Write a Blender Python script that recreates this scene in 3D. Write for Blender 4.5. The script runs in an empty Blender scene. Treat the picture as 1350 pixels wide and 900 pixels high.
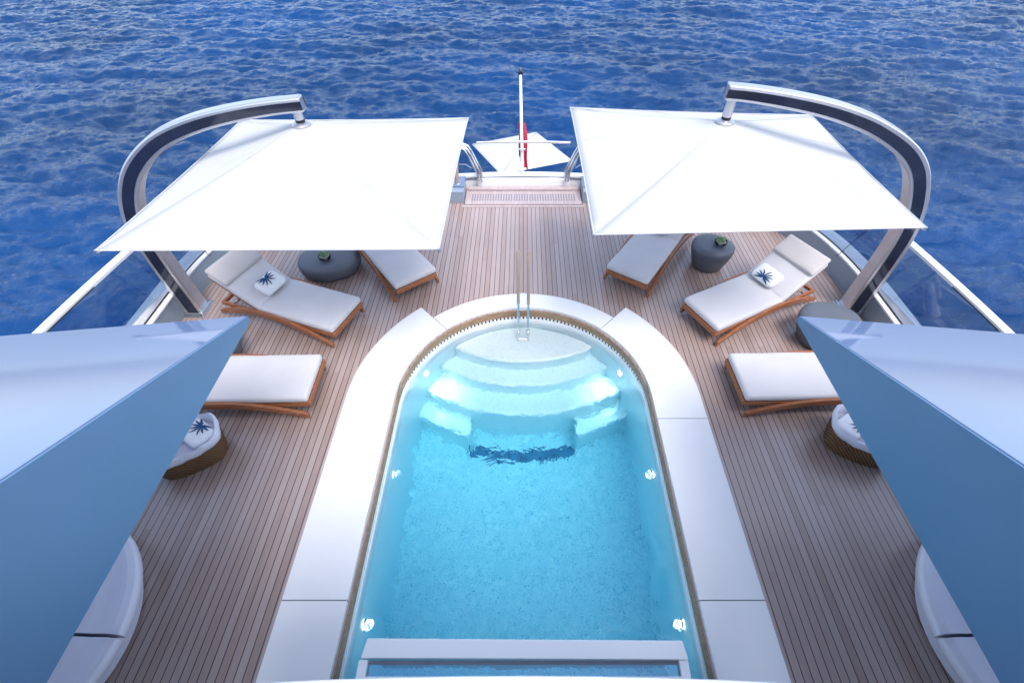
import bpy, bmesh, math, random
import numpy as np
from mathutils import Vector, Matrix, noise
random.seed(7)
R = math.radians
PI = math.pi
S = bpy.context.scene
COL = S.collection

# ------------------------------------------------------------------ materials
def new_mat(name):
    m = bpy.data.materials.new(name); m.use_nodes = True
    nt = m.node_tree
    b = nt.nodes['Principled BSDF']
    return m, nt, b

def N(nt, typ, **kw):
    n = nt.nodes.new(typ)
    for k, v in kw.items():
        if k.startswith('i_'):
            n.inputs[int(k[2:])].default_value = v
        else:
            setattr(n, k, v)
    return n

def L(nt, a, ai, b, bi):
    nt.links.new(a.outputs[ai], b.inputs[bi])

def ramp(nt, stops):
    r = nt.nodes.new('ShaderNodeValToRGB')
    e = r.color_ramp.elements
    e[0].position, e[0].color = stops[0][0], (*stops[0][1], 1)
    e[1].position, e[1].color = stops[1][0], (*stops[1][1], 1)
    for p, c in stops[2:]:
        x = e.new(p); x.color = (*c, 1)
    return r

def math_n(nt, op, a=None, b=None, av=None, bv=None):
    m = nt.nodes.new('ShaderNodeMath'); m.operation = op
    if a is not None: nt.links.new(a, m.inputs[0])
    if av is not None: m.inputs[0].default_value = av
    if b is not None: nt.links.new(b, m.inputs[1])
    if bv is not None: m.inputs[1].default_value = bv
    return m.outputs[0]

def simple(name, col, rough=.5, metal=0., var=.08, scale=6., bump=0., bscale=60., coat=0., spec=.5, stretch=(1, 1, 1)):
    """a base colour broken up by soft noise, with an optional fine bump"""
    m, nt, b = new_mat(name)
    tc = N(nt, 'ShaderNodeTexCoord')
    mp = N(nt, 'ShaderNodeMapping'); mp.inputs['Scale'].default_value = stretch
    L(nt, tc, 'Object', mp, 'Vector')
    n = N(nt, 'ShaderNodeTexNoise'); n.inputs['Scale'].default_value = scale; n.inputs['Detail'].default_value = 5
    L(nt, mp, 'Vector', n, 'Vector')
    r = ramp(nt, [(.3, tuple(c * (1 - var) for c in col)), (.7, tuple(min(1, c * (1 + var)) for c in col))])
    L(nt, n, 'Fac', r, 'Fac'); L(nt, r, 'Color', b, 'Base Color')
    b.inputs['Roughness'].default_value = rough
    b.inputs['Metallic'].default_value = metal
    b.inputs['Coat Weight'].default_value = coat
    b.inputs['Specular IOR Level'].default_value = spec
    if bump:
        n2 = N(nt, 'ShaderNodeTexNoise'); n2.inputs['Scale'].default_value = bscale; n2.inputs['Detail'].default_value = 3
        L(nt, mp, 'Vector', n2, 'Vector')
        bp = N(nt, 'ShaderNodeBump'); bp.inputs['Strength'].default_value = bump; bp.inputs['Distance'].default_value = .005
        L(nt, n2, 'Fac', bp, 'Height'); L(nt, bp, 'Normal', b, 'Normal')
    return m

M = {}
M['white'] = simple('white_paint', (.80, .81, .83), .28, var=.02, scale=1.5, coat=.3)
M['coping'] = simple('coping_stone', (.74, .745, .76), .5, var=.035, scale=1.6, bump=.08, bscale=220)
M['joint'] = simple('joint_sealant', (.18, .20, .24), .7)
M['greyblue'] = simple('bulwark_paint', (.25, .32, .40), .3, var=.04, scale=1.2, coat=.4)
M['fin_in'] = simple('metallic_blue_paint', (.12, .225, .37), .42, metal=.2, var=.04, scale=1.0, bump=.03, bscale=400, coat=0)
M['fin_top'] = simple('pale_blue_gloss_paint', (.14, .205, .35), .05, var=.05, scale=.8, coat=.4)
M['steel'] = simple('polished_steel', (.70, .71, .73), .16, metal=1., var=.05, scale=8)
M['satin'] = simple('satin_metal', (.60, .60, .63), .34, metal=.9, var=.06, scale=5)
M['dark_strip'] = simple('dark_glossy_strip', (.012, .016, .035), .12, var=.3, scale=3, coat=.5)
M['black'] = simple('black_rubber', (.015, .015, .018), .6)
M['cushion'] = simple('white_canvas', (.56, .55, .57), .9, var=.03, scale=3, bump=.25, bscale=380, spec=.2)
M['pillow'] = simple('cream_canvas', (.50, .47, .47), .9, var=.04, scale=4, bump=.25, bscale=380, spec=.2)
M['piping'] = simple('seam_piping', (.52, .50, .50), .9)
M['towel'] = simple('white_terry', (.80, .80, .82), .95, var=.04, scale=20, bump=.7, bscale=260, spec=.1)
M['leaf_blue'] = simple('printed_blue', (.012, .06, .16), .9, var=.25, scale=40)
M['liner'] = simple('linen_liner', (.66, .68, .80), .9, var=.06, scale=9, bump=.3, bscale=150)
M['table'] = simple('dark_grey_composite', (.105, .12, .15), .42, var=.08, scale=3, bump=.05, bscale=150)
M['red'] = simple('red_cloth', (.48, .03, .075), .8, var=.15, scale=6)
M['succulent'] = simple('succulent_green', (.20, .33, .17), .55, var=.45, scale=25)
M['moss'] = simple('pale_pebbles', (.45, .44, .38), .8, var=.5, scale=60)
M['daybed'] = simple('daybed_vinyl', (.62, .64, .76), .42, var=.03, scale=2, bump=.06, bscale=200)
M['sand'] = simple('ladder_grip', (.36, .29, .25), .5, var=.08, scale=12, stretch=(1, 1, .1))

def wood(name, c1, c2, rough=.42, axis=0, sc=1.):
    m, nt, b = new_mat(name)
    tc = N(nt, 'ShaderNodeTexCoord'); mp = N(nt, 'ShaderNodeMapping')
    s = [26 * sc, 26 * sc, 26 * sc]; s[axis] = 1.6 * sc
    mp.inputs['Scale'].default_value = s
    L(nt, tc, 'Object', mp, 'Vector')
    n = N(nt, 'ShaderNodeTexNoise'); n.inputs['Scale'].default_value = 1.6; n.inputs['Detail'].default_value = 7; n.inputs['Distortion'].default_value = .6
    L(nt, mp, 'Vector', n, 'Vector')
    r = ramp(nt, [(.28, c1), (.72, c2)])
    L(nt, n, 'Fac', r, 'Fac'); L(nt, r, 'Color', b, 'Base Color')
    b.inputs['Roughness'].default_value = rough
    bp = N(nt, 'ShaderNodeBump'); bp.inputs['Strength'].default_value = .15; bp.inputs['Distance'].default_value = .002
    L(nt, n, 'Fac', bp, 'Height'); L(nt, bp, 'Normal', b, 'Normal')
    return m
M['teak'] = wood('oiled_teak', (.20, .065, .028), (.40, .155, .065))
M['poolwood'] = wood('pool_edge_teak', (.24, .14, .08), (.44, .29, .18), .5, sc=.7)
M['margin'] = wood('margin_teak', (.38, .30, .30), (.50, .42, .42), .5, axis=1)

def wicker():
    m, nt, b = new_mat('woven_wicker')
    tc = N(nt, 'ShaderNodeTexCoord')
    w1 = N(nt, 'ShaderNodeTexWave', bands_direction='Z'); w1.inputs['Scale'].default_value = 22; w1.inputs['Distortion'].default_value = 2.5
    w2 = N(nt, 'ShaderNodeTexWave', bands_direction='DIAGONAL'); w2.inputs['Scale'].default_value = 16; w2.inputs['Distortion'].default_value = 3
    for w in (w1, w2): L(nt, tc, 'Object', w, 'Vector')
    mx = math_n(nt, 'MULTIPLY', w1.outputs['Fac'], w2.outputs['Fac'])
    r = ramp(nt, [(.0, (.06, .028, .012)), (.7, (.36, .20, .085))])
    nt.links.new(mx, r.inputs['Fac']); L(nt, r, 'Color', b, 'Base Color')
    b.inputs['Roughness'].default_value = .6
    bp = N(nt, 'ShaderNodeBump'); bp.inputs['Strength'].default_value = .8; bp.inputs['Distance'].default_value = .006
    nt.links.new(mx, bp.inputs['Height']); L(nt, bp, 'Normal', b, 'Normal')
    return m
M['wicker'] = wicker()

PITCH = .0714
def deck_mat():
    m, nt, b = new_mat('teak_planking')
    tc = N(nt, 'ShaderNodeTexCoord'); sp = N(nt, 'ShaderNodeSeparateXYZ')
    L(nt, tc, 'Object', sp, 'Vector')
    u = math_n(nt, 'DIVIDE', sp.outputs['X'], bv=PITCH)
    u = math_n(nt, 'ADD', u, bv=100.0)
    fr = math_n(nt, 'FRACT', u); idx = math_n(nt, 'FLOOR', u)
    d = math_n(nt, 'ABSOLUTE', math_n(nt, 'SUBTRACT', fr, bv=.5))
    groove = N(nt, 'ShaderNodeMapRange'); groove.inputs[1].default_value = .440; groove.inputs[2].default_value = .452
    nt.links.new(d, groove.inputs[0])
    # butt joints: each plank is cut to lengths, so tone also changes along it
    wn0 = N(nt, 'ShaderNodeTexWhiteNoise', noise_dimensions='1D'); nt.links.new(idx, wn0.inputs['W'])
    seg = math_n(nt, 'FLOOR', math_n(nt, 'ADD', math_n(nt, 'DIVIDE', sp.outputs['Y'], bv=6.1), math_n(nt, 'MULTIPLY', wn0.outputs['Value'], bv=7)))
    cb = N(nt, 'ShaderNodeCombineXYZ'); nt.links.new(idx, cb.inputs[0]); nt.links.new(seg, cb.inputs[1])
    wn = N(nt, 'ShaderNodeTexWhiteNoise', noise_dimensions='2D'); L(nt, cb, 'Vector', wn, 'Vector')
    mp = N(nt, 'ShaderNodeMapping'); mp.inputs['Scale'].default_value = (60, 2.2, 1)
    L(nt, tc, 'Object', mp, 'Vector')
    gr = N(nt, 'ShaderNodeTexNoise'); gr.inputs['Scale'].default_value = 1.5; gr.inputs['Detail'].default_value = 6
    L(nt, mp, 'Vector', gr, 'Vector')
    big = N(nt, 'ShaderNodeTexNoise'); big.inputs['Scale'].default_value = .9; big.inputs['Detail'].default_value = 4
    L(nt, tc, 'Object', big, 'Vector')
    t = math_n(nt, 'ADD', math_n(nt, 'MULTIPLY', wn.outputs['Value'], bv=.36), math_n(nt, 'MULTIPLY', gr.outputs['Fac'], bv=.62))
    r = ramp(nt, [(.0, (.25, .165, .135)), (.45, (.37, .275, .245)), (1., (.49, .405, .385))])
    nt.links.new(t, r.inputs['Fac'])
    mul = N(nt, 'ShaderNodeMix', data_type='RGBA', blend_type='MULTIPLY'); mul.inputs['Factor'].default_value = .5
    r2 = ramp(nt, [(.3, (.82, .80, .80)), (.7, (1, 1, 1))]); L(nt, big, 'Fac', r2, 'Fac')
    nt.links.new(r.outputs['Color'], mul.inputs[6]); nt.links.new(r2.outputs['Color'], mul.inputs[7])
    mg = N(nt, 'ShaderNodeMix', data_type='RGBA'); nt.links.new(groove.outputs[0], mg.inputs['Factor'])
    nt.links.new(mul.outputs[2], mg.inputs[6]); mg.inputs[7].default_value = (.016, .013, .02, 1)
    nt.links.new(mg.outputs[2], b.inputs['Base Color'])
    b.inputs['Roughness'].default_value = .40; b.inputs['Coat Weight'].default_value = 1.; b.inputs['Coat Roughness'].default_value = .27
    h = math_n(nt, 'SUBTRACT', math_n(nt, 'MULTIPLY', gr.outputs['Fac'], bv=.25), groove.outputs[0])
    bp = N(nt, 'ShaderNodeBump'); bp.inputs['Strength'].default_value = .35; bp.inputs['Distance'].default_value = .002
    nt.links.new(h, bp.inputs['Height']); L(nt, bp, 'Normal', b, 'Normal')
    return m
M['deck'] = deck_mat()

def fabric():
    m, nt, b = new_mat('canopy_fabric')
    tc = N(nt, 'ShaderNodeTexCoord'); n = N(nt, 'ShaderNodeTexNoise'); n.inputs['Scale'].default_value = 2.2; n.inputs['Detail'].default_value = 4
    L(nt, tc, 'Object', n, 'Vector')
    r = ramp(nt, [(.3, (.585, .59, .595)), (.7, (.61, .615, .62))]); L(nt, n, 'Fac', r, 'Fac'); L(nt, r, 'Color', b, 'Base Color')
    b.inputs['Roughness'].default_value = .85
    tr = N(nt, 'ShaderNodeBsdfTranslucent'); tr.inputs['Color'].default_value = (.85, .85, .83, 1)
    mx = N(nt, 'ShaderNodeMixShader'); mx.inputs[0].default_value = .22
    out = nt.nodes['Material Output']
    nt.links.new(b.outputs[0], mx.inputs[1]); nt.links.new(tr.outputs[0], mx.inputs[2]); nt.links.new(mx.outputs[0], out.inputs[0])
    return m
M['canopy'] = fabric()

def glass(name, tint, rough=0.):
    m, nt, b = new_mat(name)
    nt.nodes.remove(b)
    t = N(nt, 'ShaderNodeBsdfTransparent'); t.inputs['Color'].default_value = (*tint, 1)
    g = N(nt, 'ShaderNodeBsdfGlossy'); g.inputs['Roughness'].default_value = rough
    f = N(nt, 'ShaderNodeFresnel'); f.inputs['IOR'].default_value = 1.45
    mx = N(nt, 'ShaderNodeMixShader')
    nt.links.new(f.outputs[0], mx.inputs[0]); nt.links.new(t.outputs[0], mx.inputs[1]); nt.links.new(g.outputs[0], mx.inputs[2])
    nt.links.new(mx.outputs[0], nt.nodes['Material Output'].inputs[0])
    return m
M['glass'] = glass('clear_glass', (.80, .86, .90))
M['skyglass'] = glass('frosted_window_glass', (.88, .93, 1.), .15)

def sea_mat():
    m, nt, b = new_mat('sea_surface')
    tc = N(nt, 'ShaderNodeTexCoord')
    n1 = N(nt, 'ShaderNodeTexNoise'); n1.inputs['Scale'].default_value = 9.; n1.inputs['Detail'].default_value = 7; n1.inputs['Roughness'].default_value = .62
    n2 = N(nt, 'ShaderNodeTexNoise'); n2.inputs['Scale'].default_value = .06; n2.inputs['Detail'].default_value = 3
    mp = N(nt, 'ShaderNodeMapping'); mp.inputs['Scale'].default_value = (1, 1.7, 1); mp.inputs['Rotation'].default_value = (0, 0, R(-18))
    L(nt, tc, 'Object', mp, 'Vector'); L(nt, mp, 'Vector', n1, 'Vector'); L(nt, tc, 'Object', n2, 'Vector')
    r = ramp(nt, [(.35, (.0, .023, .085)), (.65, (.0, .042, .155))])
    L(nt, n2, 'Fac', r, 'Fac'); L(nt, r, 'Color', b, 'Base Color')
    b.inputs['Roughness'].default_value = .06; b.inputs['IOR'].default_value = 1.33; b.inputs['Specular IOR Level'].default_value = .34
    bp = N(nt, 'ShaderNodeBump'); bp.inputs['Strength'].default_value = .9; bp.inputs['Distance'].default_value = .05
    L(nt, n1, 'Fac', bp, 'Height'); L(nt, bp, 'Normal', b, 'Normal')
    return m
M['sea'] = sea_mat()

def pool_tile(name, c1, c2, sc):
    m, nt, b = new_mat(name)
    tc = N(nt, 'ShaderNodeTexCoord')
    v = N(nt, 'ShaderNodeTexVoronoi'); v.inputs['Scale'].default_value = sc; v.inputs['Randomness'].default_value = .35
    L(nt, tc, 'Object', v, 'Vector')
    r = ramp(nt, [(0., c1), (1., c2)]); e_ = r.color_ramp.elements.new(.22); e_.color = (*[a * .45 + b * .55 for a, b in zip(c1, c2)], 1)
    s = N(nt, 'ShaderNodeSeparateColor'); L(nt, v, 'Color', s, 0)
    L(nt, s, 0, r, 'Fac'); L(nt, r, 'Color', b, 'Base Color')
    b.inputs['Roughness'].default_value = .3
    return m
M['tile_floor'] = pool_tile('floor_mosaic', (.16, .52, .66), (.90, .97, 1.), 62)
M['tile_wall'] = pool_tile('wall_mosaic', (.78, .88, .93), (.84, .92, .96), 34)
M['tile_step'] = pool_tile('step_mosaic', (.78, .85, .88), (.88, .93, .95), 40)
M['tile_dark'] = pool_tile('dark_mosaic', (.01, .05, .14), (.06, .24, .42), 26)

def water_mat():
    m, nt, b = new_mat('pool_water')
    nt.nodes.remove(b)
    out = nt.nodes['Material Output']
    g = N(nt, 'ShaderNodeBsdfGlass'); g.inputs['IOR'].default_value = 1.33; g.inputs['Roughness'].default_value = 0.0
    tc = N(nt, 'ShaderNodeTexCoord')
    n = N(nt, 'ShaderNodeTexNoise'); n.inputs['Scale'].default_value = 3.2; n.inputs['Detail'].default_value = 3.5; n.inputs['Distortion'].default_value = .8
    n2 = N(nt, 'ShaderNodeTexNoise'); n2.inputs['Scale'].default_value = 22; n2.inputs['Detail'].default_value = 2
    L(nt, tc, 'Object', n, 'Vector'); L(nt, tc, 'Object', n2, 'Vector')
    h = math_n(nt, 'ADD', n.outputs['Fac'], math_n(nt, 'MULTIPLY', n2.outputs['Fac'], bv=.10))
    bp = N(nt, 'ShaderNodeBump'); bp.inputs['Strength'].default_value = .6; bp.inputs['Distance'].default_value = .06
    nt.links.new(h, bp.inputs['Height']); L(nt, bp, 'Normal', g, 'Normal')
    nt.links.new(g.outputs[0], out.inputs[0])
    va = N(nt, 'ShaderNodeVolumeAbsorption'); va.inputs['Color'].default_value = (.015, .84, .975, 1); va.inputs['Density'].default_value = .46
    nt.links.new(va.outputs[0], out.inputs['Volume'])
    return m
M['water'] = water_mat()

def emit(name, col, st):
    m, nt, b = new_mat(name)
    b.inputs['Base Color'].default_value = (.8, .8, .8, 1)
    b.inputs['Emission Color'].default_value = (*col, 1); b.inputs['Emission Strength'].default_value = st
    return m
M['lamp_on'] = emit('lit_pool_lamp', (1, .98, .92), 4)
M['lamp_dim'] = emit('dim_pool_lamp', (.95, 1, .95), 1.5)

# ------------------------------------------------------------------ mesh helpers
class MB:
    def __init__(s): s.v = []; s.f = []
    def add(s, verts, faces):
        o = len(s.v); s.v += [tuple(v) for v in verts]; s.f += [tuple(i + o for i in f) for f in faces]; return s
    def box(s, x0, x1, y0, y1, z0, z1, mtx=None):
        vs = [Vector((x, y, z)) for z in (z0, z1) for y in (y0, y1) for x in (x0, x1)]
        if mtx: vs = [mtx @ v for v in vs]
        return s.add(vs, [(0, 2, 3, 1), (4, 5, 7, 6), (0, 1, 5, 4), (2, 6, 7, 3), (0, 4, 6, 2), (1, 3, 7, 5)])
    def tube(s, pts, r, seg=12, closed=False, radii=None):
        pts = [Vector(p) for p in pts]; n = len(pts); rings = []
        up = None
        for i, p in enumerate(pts):
            if closed: t = pts[(i + 1) % n] - pts[i - 1]
            else: t = pts[min(i + 1, n - 1)] - pts[max(i - 1, 0)]
            t.normalize()
            if up is None:
                up = Vector((0, 0, 1)) if abs(t.z) < .9 else Vector((0, 1, 0))
            a = (up - t * up.dot(t)).normalized(); b = t.cross(a); up = a
            rr = radii[i] if radii else r
            rings.append([p + (a * math.cos(2 * PI * k / seg) + b * math.sin(2 * PI * k / seg)) * rr for k in range(seg)])
        vs = [v for rg in rings for v in rg]; fs = []
        m = n if closed else n - 1
        for i in range(m):
            j = (i + 1) % n
            for k in range(seg):
                fs.append((i * seg + k, i * seg + (k + 1) % seg, j * seg + (k + 1) % seg, j * seg + k))
        if not closed:
            fs.append(tuple(range(seg))[::-1]); fs.append(tuple((n - 1) * seg + k for k in range(seg)))
        return s.add(vs, fs)
    def lathe(s, prof, seg=40, c=(0, 0), sx=1., sy=1., fn=None):
        vs = []; fs = []; n = len(prof)
        for r, z in prof:
            for k in range(seg):
                a = 2 * PI * k / seg
                q = fn(a, z) if fn else 1.
                vs.append((c[0] + r * q * sx * math.cos(a), c[1] + r * q * sy * math.sin(a), z))
        for i in range(n - 1):
            for k in range(seg):
                fs.append((i * seg + k, i * seg + (k + 1) % seg, (i + 1) * seg + (k + 1) % seg, (i + 1) * seg + k))
        fs.append(tuple(range(seg))[::-1]); fs.append(tuple((n - 1) * seg + k for k in range(seg)))
        return s.add(vs, fs)
    def prism(s, poly, z0, z1, mtx=None):
        n = len(poly)
        vs = [Vector((x, y, z0)) for x, y in poly] + [Vector((x, y, z1)) for x, y in poly]
        if mtx: vs = [mtx @ v for v in vs]
        return s.add(vs, [tuple(range(n))[::-1], tuple(range(n, 2 * n))] + [(i, (i + 1) % n, (i + 1) % n + n, i + n) for i in range(n)])
    def band(s, inner, outer, z0, z1):
        """solid strip between two polylines of equal length"""
        n = len(inner)
        vs = [(x, y, z1) for x, y in inner] + [(x, y, z1) for x, y in outer] + [(x, y, z0) for x, y in inner] + [(x, y, z0) for x, y in outer]
        fs = []
        for i in range(n - 1):
            fs += [(i, i + 1, n + i + 1, n + i), (2 * n + i, 3 * n + i, 3 * n + i + 1, 2 * n + i + 1),
                   (i, 2 * n + i, 2 * n + i + 1, i + 1), (n + i, n + i + 1, 3 * n + i + 1, 3 * n + i)]
        fs += [(0, n, 3 * n, 2 * n), (n - 1, 3 * n - 1, 4 * n - 1, 2 * n - 1)]
        return s.add(vs, fs)
    def build(s, name, mat, parent=None, bevel=0., seg=2, smooth=True, angle=40, loc=None, rot=None):
        me = bpy.data.meshes.new(name); me.from_pydata(s.v, [], s.f)
        bm = bmesh.new(); bm.from_mesh(me); bmesh.ops.recalc_face_normals(bm, faces=bm.faces); bm.to_mesh(me); bm.free()
        me.materials.append(M[mat] if isinstance(mat, str) else mat)
        o = bpy.data.objects.new(name, me); COL.objects.link(o)
        if smooth:
            me.polygons.foreach_set('use_smooth', [True] * len(me.polygons))
            me.set_sharp_from_angle(angle=R(angle))
        if bevel:
            b = o.modifiers.new('bevel', 'BEVEL'); b.width = bevel; b.segments = seg; b.limit_method = 'ANGLE'; b.angle_limit = R(35)
            b.harden_normals = True
        if loc: o.location = loc
        if rot: o.rotation_euler = rot
        if parent: o.parent = parent
        return o

def tag(o, label=None, cat=None, group=None, kind=None):
    if label: o['label'] = label
    if cat: o['category'] = cat
    if group: o['group'] = group
    if kind: o['kind'] = kind
    return o
def empty(name, loc=(0, 0, 0), rz=0., **kw):
    o = bpy.data.objects.new(name, None); COL.objects.link(o); o.location = loc; o.rotation_euler = (0, 0, rz)
    o.empty_display_size = .1
    return tag(o, **kw)
def kids(o): return [c for c in bpy.data.objects if c.parent == o]
def copy_tree(o, parent=None):
    c = o.copy(); COL.objects.link(c)
    if parent: c.parent = parent
    for ch in kids(o):
        if ch is not c: copy_tree(ch, c)
    return c

def arc(r, a0, a1, n, c=(0, 3.1)):
    return [(c[0] + r * math.cos(R(a0 + (a1 - a0) * i / (n - 1))), c[1] + r * math.sin(R(a0 + (a1 - a0) * i / (n - 1)))) for i in range(n)]
CY = 3.1
def horseshoe(r, y0, n=65):
    """open outline: right straight, arc round the stern end, left straight"""
    return [(r, y0)] + arc(r, 0, 180, n, (0, CY)) + [(-r, y0)]

# ------------------------------------------------------------------ sea
def build_sea():
    rng = np.random.default_rng(5)
    Lx, Ly, nx, ny = 102.4, 76.8, 1024, 768
    kx = 2 * np.pi * np.fft.fftfreq(nx, Lx / nx); ky = 2 * np.pi * np.fft.fftfreq(ny, Ly / ny)
    KX, KY = np.meshgrid(kx, ky); K = np.hypot(KX, KY); K[0, 0] = 1
    V = 2.75; Lw = V * V / 9.81
    wd = np.array([math.cos(R(82)), math.sin(R(82))])
    cosf = (KX * wd[0] + KY * wd[1]) / K
    P = np.exp(-1 / (K * Lw) ** 2) / K ** 3.5 * (.10 + np.abs(cosf) ** 4) * np.exp(-(K * .03) ** 2)
    P[0, 0] = 0
    hk = (rng.normal(size=K.shape) + 1j * rng.normal(size=K.shape)) * np.sqrt(P)
    h = np.fft.ifft2(hk).real
    gx = np.fft.ifft2(1j * KX * hk).real; gy = np.fft.ifft2(1j * KY * hk).real
    slope = math.sqrt((gx ** 2 + gy ** 2).mean()); k = .33 / slope
    h *= k
    dx = np.fft.ifft2(-1j * KX / K * hk).real * k; dy = np.fft.ifft2(-1j * KY / K * hk).real * k
    X = (np.arange(nx) / nx - .5) * Lx; Y = np.arange(ny) / ny * Ly - 16
    XX, YY = np.meshgrid(X, Y)
    ex = np.minimum(np.minimum(XX - XX.min(), XX.max() - XX), np.minimum(YY - YY.min(), YY.max() - YY))
    w = np.clip(ex / 3, 0, 1)
    co = np.stack([XX + dx * w * .45, YY + dy * w * .45, h * w], -1).reshape(-1, 3)
    idx = np.arange(nx * ny).reshape(ny, nx)
    q = np.stack([idx[:-1, :-1], idx[:-1, 1:], idx[1:, 1:], idx[1:, :-1]], -1).reshape(-1, 4)
    B = 4000.; x0, x1, y0, y1 = X[0], X[-1], Y[0], Y[-1]
    ext = np.array([[-B, -B, 0], [B, -B, 0], [B, B, 0], [-B, B, 0], [x0, y0, 0], [x1, y0, 0], [x1, y1, 0], [x0, y1, 0]])
    n0 = len(co)
    co = np.concatenate([co, ext])
    fq = np.array([[0, 1, 5, 4], [1, 2, 6, 5], [2, 3, 7, 6], [3, 0, 4, 7]]) + n0
    q = np.concatenate([q, fq])
    me = bpy.data.meshes.new('sea'); me.vertices.add(len(co)); me.vertices.foreach_set('co', co.astype(np.float32).ravel())
    me.loops.add(q.size); me.loops.foreach_set('vertex_index', q.astype(np.int32).ravel())
    me.polygons.add(len(q)); me.polygons.foreach_set('loop_start', np.arange(0, q.size, 4, dtype=np.int32))
    me.update(calc_edges=True); me.polygons.foreach_set('use_smooth', [True] * len(q))
    me.materials.append(M['sea'])
    o = bpy.data.objects.new('sea', me); COL.objects.link(o); o.location = (0, 0, SEA)
    tag(o, kind='structure')
SEA = -4.8
build_sea()

# ------------------------------------------------------------------ deck, hull
edge = [(4.62, -6), (4.64, 0), (4.66, 3.2), (4.685, 4.3), (4.69, 4.87), (4.66, 5.3), (4.58, 5.75), (4.45, 6.15), (4.26, 6.55), (3.98, 6.92), (3.55, 7.2), (3.0, 7.34), (2.3, 7.39), (1.5, 7.39)]
def smooth_line(p, n=3):
    for _ in range(n):
        q = [p[0]]
        for a, b in zip(p, p[1:]):
            q += [(a[0] * .75 + b[0] * .25, a[1] * .75 + b[1] * .25), (a[0] * .25 + b[0] * .75, a[1] * .25 + b[1] * .75)]
        p = q + [p[-1]]
    return p
edge = smooth_line(edge, 2)
def offset(p, d):
    out = []
    for i, q in enumerate(p):
        a = Vector(p[max(i - 1, 0)]); b = Vector(p[min(i + 1, len(p) - 1)]); t = (b - a).normalized()
        out.append((q[0] + t.y * d, q[1] - t.x * d))
    return out
# deck sheet with the pool opening: outline minus horseshoe, as one sheet of quads between matched polylines
bm = bmesh.new()
outl = [(x, y) for x, y in edge] + [(1.49, 7.9), (-1.49, 7.9)] + [(-x, y) for x, y in reversed(edge)]
holl = horseshoe(1.50, -1.0)
vo = [bm.verts.new((x, y, 0)) for x, y in outl]; vh = [bm.verts.new((x, y, 0)) for x, y in holl]
eds = [bm.edges.new((vo[i], vo[(i + 1) % len(vo)])) for i in range(len(vo))] + [bm.edges.new((vh[i], vh[(i + 1) % len(vh)])) for i in range(len(vh))]
bmesh.ops.triangle_fill(bm, edges=eds, use_beauty=True)
for f in bm.faces:
    if f.normal.z < 0: f.normal_flip()
me = bpy.data.meshes.new('deck'); bm.to_mesh(me); bm.free(); me.materials.append(M['deck'])
deck = bpy.data.objects.new('deck', me); COL.objects.link(deck); tag(deck, kind='structure')

# hull sides and stern down to the water
def hull():
    o = offset(edge, .30)
    st = [(x, y) for x, y in o] + [(1.3, 7.72), (1.02, 8.05), (-1.02, 8.05), (-1.3, 7.72)] + [(-x, y) for x, y in reversed(o)]
    m = MB(); n = len(st); lv = [(-.02, 1.), (-1.2, .99), (-3., .95), (SEA - 1.5, .88)]
    for z, k in lv: m.v += [(x * k, y if y > 3 else y, z) for x, y in st]
    for j in range(len(lv) - 1):
        for i in range(n - 1): m.f.append((j * n + i, j * n + i + 1, (j + 1) * n + i + 1, (j + 1) * n + i))
    h = m.build('hull', 'white'); tag(h, kind='structure')
    p = MB().prism([(4.0, 7.5), (4.0, 10.6), (3.3, 11.6), (-3.3, 11.6), (-4.0, 10.6), (-4.0, 7.5)], SEA + .3, SEA + .75).build('swim_platform', 'margin', bevel=.03)
    tag(p, kind='structure')
hull()

# ------------------------------------------------------------------ bulwarks
def bulwark(sg, label):
    t = empty('bulwark', (sg * 4.7, 4.5, 0), label=label, cat='bulwark', group='low bulwarks round the deck')
    def P(p): return [((sg * x) - sg * 4.7, y - 4.5) for x, y in p]
    MB().band(P(edge), P(offset(edge, .28)), -.02, .33).build('inner_panel', 'greyblue', t)
    MB().band(P(offset(edge, -.012)), P(offset(edge, .055)), .332, .36).build('inner_cap', 'white', t, bevel=.006)
    MB().band(P(offset(edge, .055)), P(offset(edge, .085)), .332, .342).build('glass_channel', 'black', t)
    MB().band(P(offset(edge, .085)), P(offset(edge, .30)), .332, .362).build('outer_cap', 'satin', t, bevel=.008)
    return t
bulwark(1, 'low bulwark with pale cap and dark slot along the right side of the deck')
bulwark(-1, 'low bulwark with pale cap and dark slot along the left side of the deck')
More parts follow.
